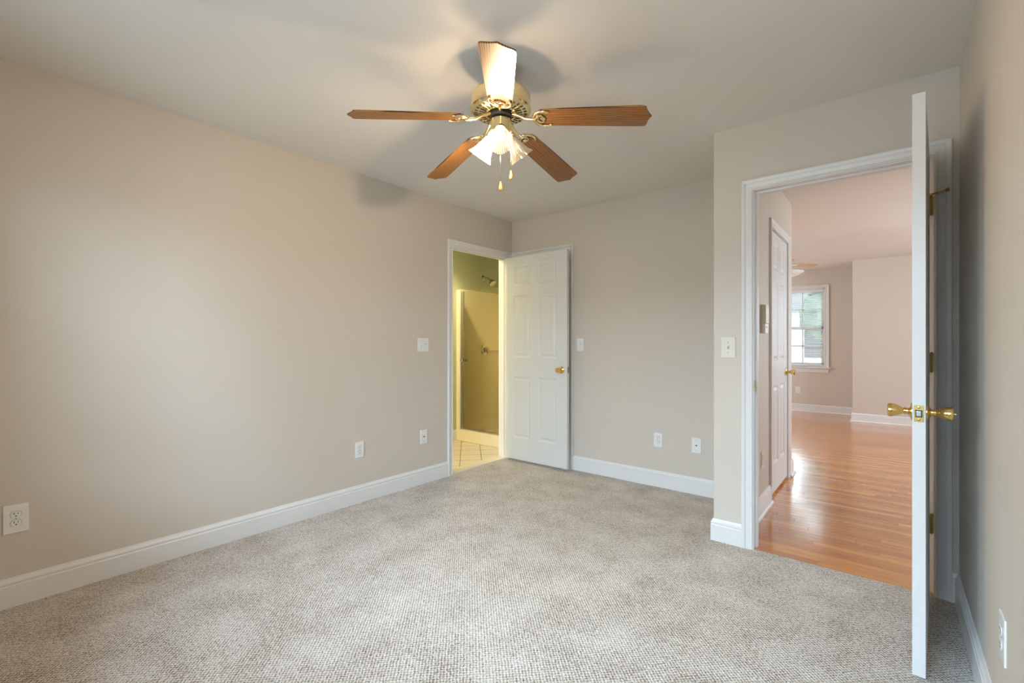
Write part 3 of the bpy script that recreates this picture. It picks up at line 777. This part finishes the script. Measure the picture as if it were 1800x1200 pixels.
def shade_bm():
    bm = bmesh.new()
    prof = [(.021, 0), (.023, .006), (.0245, .016), (.027, .028), (.031, .042), (.035, .058), (.039, .074), (.045, .090), (.052, .102), (.0575, .110)]
    N = 144
    lathe(bm, prof, None, N, mod=lambda a, i: 1 + (.022 + (.02 if i > 7 else 0)) * math.cos(36 * a) * min(1, i / 3) + (.03 * math.cos(6 * a) if i > 8 else 0), cap=False)
    bmesh.ops.solidify(bm, geom=bm.faces[:], thickness=.0018)
    return bm
for k, a in enumerate((ANG0 - 0.5, ANG0 + 119.5, ANG0 + 239.5)):
    base = Matrix.Rotation(R(a), 4, 'Z') @ Matrix.Translation((.045, 0, Z(2.135))) @ Matrix.Rotation(R(180 - 40), 4, 'Y')
    if k == 0:
        bm = bmesh.new(); lathe(bm, [(0, -.030), (.012, -.028), (.013, -.012), (.024, -.006), (.0265, .002), (.0265, .014), (.022, .015), (.012, .012), (0, .012)], None, 28)
        f0 = obj('lamp_socket', bm, M['brass_pale'], fan, smooth=True)
        s0 = obj('lamp_shade', shade_bm(), M['shade'], f0, smooth=True); s0['label'] = 'lit ribbed glass bell shade'
        bm = bmesh.new(); lathe(bm, [(0, .010), (.011, .012), (.012, .026), (.017, .040), (.0225, .054), (.0235, .064), (.020, .076), (.011, .085), (0, .088)], None, 24, cap=False)
        u0 = obj('bulb', bm, M['bulb'], f0, smooth=True)
        f_ = f0
    else:
        f_ = f0.copy(); COL.objects.link(f_); f_.parent = fan
        for q in (s0, u0):
            c = q.copy(); COL.objects.link(c); c.parent = f_
            if q is u0 and k == 1: c.data = u0.data.copy(); c.data.materials[0] = M['bowl']
            if q is s0 and k == 1: c['label'] = 'unlit ribbed glass bell shade'
    f_.matrix_local = base
    wp = Matrix.Translation((FX, FY, H)) @ base @ Vector((0, 0, .098))
    if k != 1: point('fan_lamp', wp, P_FAN / 2, WARM, .020)      # the third bulb is out
def chain(x, y, z0, z1, lab):
    bm = bmesh.new()
    tube(bm, [(x, y, z0), (x, y, z1)], .0009, 6)
    n_ = int((z0 - z1) / .006)
    for i in range(n_): lathe(bm, [(0, .0017), (.0016, .0006), (.0016, -.0006), (0, -.0017)], Matrix.Translation((x, y, z0 - .006 * i)), 6, cap=False)
    c = obj('pull_chain', bm, M['brass_pale'], fan)
    bm = bmesh.new(); lathe(bm, [(0, .003), (.003, .001), (.0045, -.008), (.0075, -.024), (.0085, -.032), (.0065, -.038), (0, -.0395)], Matrix.Translation((x, y, z1)), 18); obj('chain_pendant', bm, M['pendant'], c, smooth=True)
RX, RY, FWX, FWY = .772, .6356, -.6356, .772
def rel(r, d): return (r * RX + d * FWX, r * RY + d * FWY)
x, y = rel(.000, -.030); chain(x, y, Z(2.135), Z(1.905), '')
x, y = rel(.047, -.030); chain(x, y, Z(2.175), Z(1.955), '')

# ------------------------------------------------------------------ far windows with blinds
def window(name, loc, rz, w, h, label, blind=True, depth=.10, cols=3, blind_label=''):
    """opening w x h, loc = bottom centre of the opening on the inner wall face"""
    e = empty(name, loc, rz); tag(e, label, 'window', kind='structure')
    hw = w / 2; t = .018
    bm = bmesh.new(); casing_bm(bm, -hw - .004, hw + .004, h + .004, zb=.0); obj('window_casing', bm, M['trim'], e)
    bm = bmesh.new(); box(bm, -hw - .09, hw + .09, -.045, depth * .5, -.022, .002, 0, bev=.006); obj('window_stool', bm, M['trim'], e)
    bm = bmesh.new(); vs_ = box(bm, -hw - .062, hw + .062, -.016, -.0002, -.090, -.023, 0)
    for v in vs_:
        if v.co.z < -.05: v.co.x *= (hw + .048) / (hw + .062)
    obj('window_apron', bm, M['trim'], e)
    bm = bmesh.new(); box(bm, -hw, -hw + t, .0005, depth, .0, h); box(bm, hw - t, hw, .0005, depth, .0, h); box(bm, -hw, hw, .0005, depth, h - t, h); box(bm, -hw, hw, .045, depth, 0, .03)
    obj('window_frame', bm, M['trim'], e)
    mid = h / 2
    for zz0, zz1, y0 in ((.03, mid + .016, .062), (mid - .016, h - t, .080)):
        bm = bmesh.new(); s = .038; y1 = y0 + .017; a0, a1 = -hw + t, hw - t
        box(bm, a0, a0 + s, y0, y1, zz0, zz1); box(bm, a1 - s, a1, y0, y1, zz0, zz1); box(bm, a0, a1, y0, y1, zz0, zz0 + s); box(bm, a0, a1, y0, y1, zz1 - .032, zz1)
        for i in range(1, cols):
            x = a0 + s + (a1 - a0 - 2 * s) * i / cols; box(bm, x - .009, x + .009, y0, y1, zz0 + s, zz1 - .03)
        zm = (zz0 + s + zz1 - .032) / 2; box(bm, a0 + s, a1 - s, y0, y1, zm - .009, zm + .009)
        so = obj('sash', bm, M['trim'], e)
        bm = bmesh.new(); box(bm, a0 + s - .004, a1 - s + .004, y0 + .007, y0 + .010, zz0 + s - .004, zz1 - .028); obj('pane', bm, M['glass'], so)
    if blind:
        b = empty('window_blind', loc, rz); tag(b, blind_label, 'window blind')
        bw = hw - t - .006
        bm = bmesh.new(); box(bm, -bw, bw, .008, .046, h - t - .040, h - t - .002, 0, bev=.003); obj('head_rail', bm, M['blind'], b)
        bm = bmesh.new(); zt_, zb_ = h - t - .052, .050; nn = int((zt_ - zb_) / .0225)
        for i in range(nn):
            z = zb_ + (zt_ - zb_) * i / (nn - 1)
            q = [bm.verts.new(p) for p in ((-bw, .0150, z - .0040), (bw, .0150, z - .0040), (bw, .0390, z + .0040), (-bw, .0390, z + .0040))]
            q2 = [bm.verts.new((v.co.x, v.co.y, v.co.z + .0008)) for v in q]
            bm.faces.new(q); bm.faces.new(q2)
            for j in range(4): bm.faces.new((q[j], q[(j + 1) % 4], q2[(j + 1) % 4], q2[j]))
        obj('slats', bm, M['blind'], b)
        bm = bmesh.new(); box(bm, -bw, bw, .016, .038, .022, .040, 0, bev=.003); obj('bottom_rail', bm, M['blind'], b)
        for x in (-bw + .12, 0, bw - .12):
            bm = bmesh.new(); tube(bm, [(x, .013, h - t - .04), (x, .013, .035)], .0009, 6); obj('ladder_cord', bm, M['blind'], b)
    return e
window('window_1', ((WX0 + WX1) / 2, 9.36, WB), 0, WX1 - WX0, WTZ - WB, 'white six-over-six window on the far wall, seen past the hall closet', blind_label='white slatted blind hanging in the far wall window')
window('window_2', (.90, 8.64, WB), 0, .90, WTZ - WB, 'white window glimpsed through the hinge gap of the entry door', blind_label='white slatted blind glimpsed through the door hinge gap')
window('window_3', (-1.90, YR, WZ0), PI, .90, WZ1 - WZ0, 'bedroom window behind the camera, left one', blind=False)
window('window_4', (-.53, YR, WZ0), PI, .90, WZ1 - WZ0, 'bedroom window behind the camera, right one', blind=False)
outlet((-1.247, 9.36, .370), 0, 'white outlet on the far wall below the window')

# far room ceiling fan
fr_, fd_ = 3.495, 5.93
ffx, ffy = rel(fr_, fd_)
ff = empty('ceiling_fan', (ffx, ffy, H)); tag(ff, 'far room ceiling fan with maple blades and a white glass bowl', 'ceiling fan')
bm = bmesh.new(); lathe(bm, [(.065, 0), (.065, -.02), (.03, -.05), (.012, -.055), (.012, -.10), (.05, -.105), (.082, -.12), (.085, -.20), (.07, -.225), (.06, -.235), (.06, -.30), (0, -.30)], None, 40); obj('motor_housing', bm, M['plate'], ff, smooth=True)
bm = bmesh.new(); lathe(bm, [(.062, -.290), (.150, -.318), (.235, -.340), (.225, -.352), (.18, -.378), (.10, -.402), (.03, -.410), (0, -.410)], None, 56); obj('light_bowl', bm, M['bowl'], ff, smooth=True)
dx_, dy_ = rel(math.cos(R(8)), math.sin(R(8)))
ta = math.degrees(math.atan2(dy_, dx_))
for k in range(3):
    if k == 0:
        bm = bmesh.new()
        o_ = [(.14, .048), (.42, .062), (.46, .056), (.49, .0), (.46, -.056), (.42, -.062), (.14, -.048)]
        a_ = [bm.verts.new((x, y, 0)) for x, y in o_]; b_ = [bm.verts.new((x, y, .006)) for x, y in o_]
        bm.faces.new(a_); bm.faces.new(b_)
        for j in range(7): bm.faces.new((a_[j], a_[(j + 1) % 7], b_[(j + 1) % 7], b_[j]))
        q0 = obj('blade', bm, M['tan'], ff)
        bm = bmesh.new(); box(bm, .08, .20, -.018, .018, -.006, -.0005, 0, bev=.002); g0 = obj('blade_bracket', bm, M['plate'], q0)
        q_ = q0
    else:
        q_ = q0.copy(); COL.objects.link(q_); q_.parent = ff; g_ = g0.copy(); COL.objects.link(g_); g_.parent = q_
    q_.matrix_local = Matrix.Translation((0, 0, -.240)) @ Matrix.Rotation(R(ta + 120 * k), 4, 'Z') @ Matrix.Rotation(R(-12), 4, 'X')

# ------------------------------------------------------------------ outside
bm = bmesh.new(); box(bm, -30, 30, 9.6, 45, -1.0, -.6); tag(obj('lawn', bm, M['lawn']), 'grass outside beyond the far window', 'lawn', kind='structure')
e = empty('neighbour_house', (-1.2, 26, -.6)); tag(e, 'pale grey house outside the far window', 'house')
bm = bmesh.new(); box(bm, -3.2, 3.5, 0, 6, 0, 3.4); obj('house_wall', bm, M['siding'], e)
bm = bmesh.new(); v = [bm.verts.new(p) for p in ((-3.6, -.4, 3.4), (3.9, -.4, 3.4), (3.9, 6.4, 3.4), (-3.6, 6.4, 3.4), (-3.6, 3, 5.0), (3.9, 3, 5.0))]
for q in ((0, 1, 5, 4), (3, 2, 5, 4), (0, 3, 4), (1, 2, 5), (0, 1, 2, 3)): bm.faces.new([v[i] for i in q])
obj('roof', bm, M['roofing'], e)
for i in range(2):
    bm = bmesh.new(); box(bm, -2 + 2.6 * i, -.9 + 2.6 * i, -.03, .02, 1.1, 2.4, 0); obj('window_panel', bm, M['roofing'], e)
def tree(x, y, h, r, label):
    e = empty('tree', (x, y, -.6)); tag(e, label, 'tree', 'trees outside the far window')
    bm = bmesh.new(); tube(bm, [(0, 0, 0), (.05, 0, h * .3), (0, .05, h * .7)], [.16, .12, .06], 10); obj('trunk', bm, M['bark'], e)
    bm = bmesh.new()
    for i in range(16):
        a = random.uniform(0, 2 * PI); rr = random.uniform(0, r * .7); z = random.uniform(.38, .95) * h
        m4 = Matrix.Translation((rr * math.cos(a), rr * math.sin(a), z))
        g = bmesh.ops.create_icosphere(bm, subdivisions=3, radius=random.uniform(.35, .55) * r, matrix=m4)
        for v in g['verts']: v.co += Vector((random.gauss(0, .05), random.gauss(0, .05), random.gauss(0, .05))) * r
    obj('foliage', bm, M['leaves'], e)
for i, (x, y, h, r, lb) in enumerate([(-4.6, 17.5, 6.5, 2.2, 'leafy tree outside the far window, nearest the glass'), (-1.2, 20.5, 5.5, 1.7, 'round tree in front of the pale house outside'),
                                  (-7.5, 24, 8.0, 2.8, 'tall tree left of the pale house outside'), (1.5, 36.5, 9.5, 3.0, 'tree rising behind the pale house outside')]):
    tree(x, y, h, r, lb)
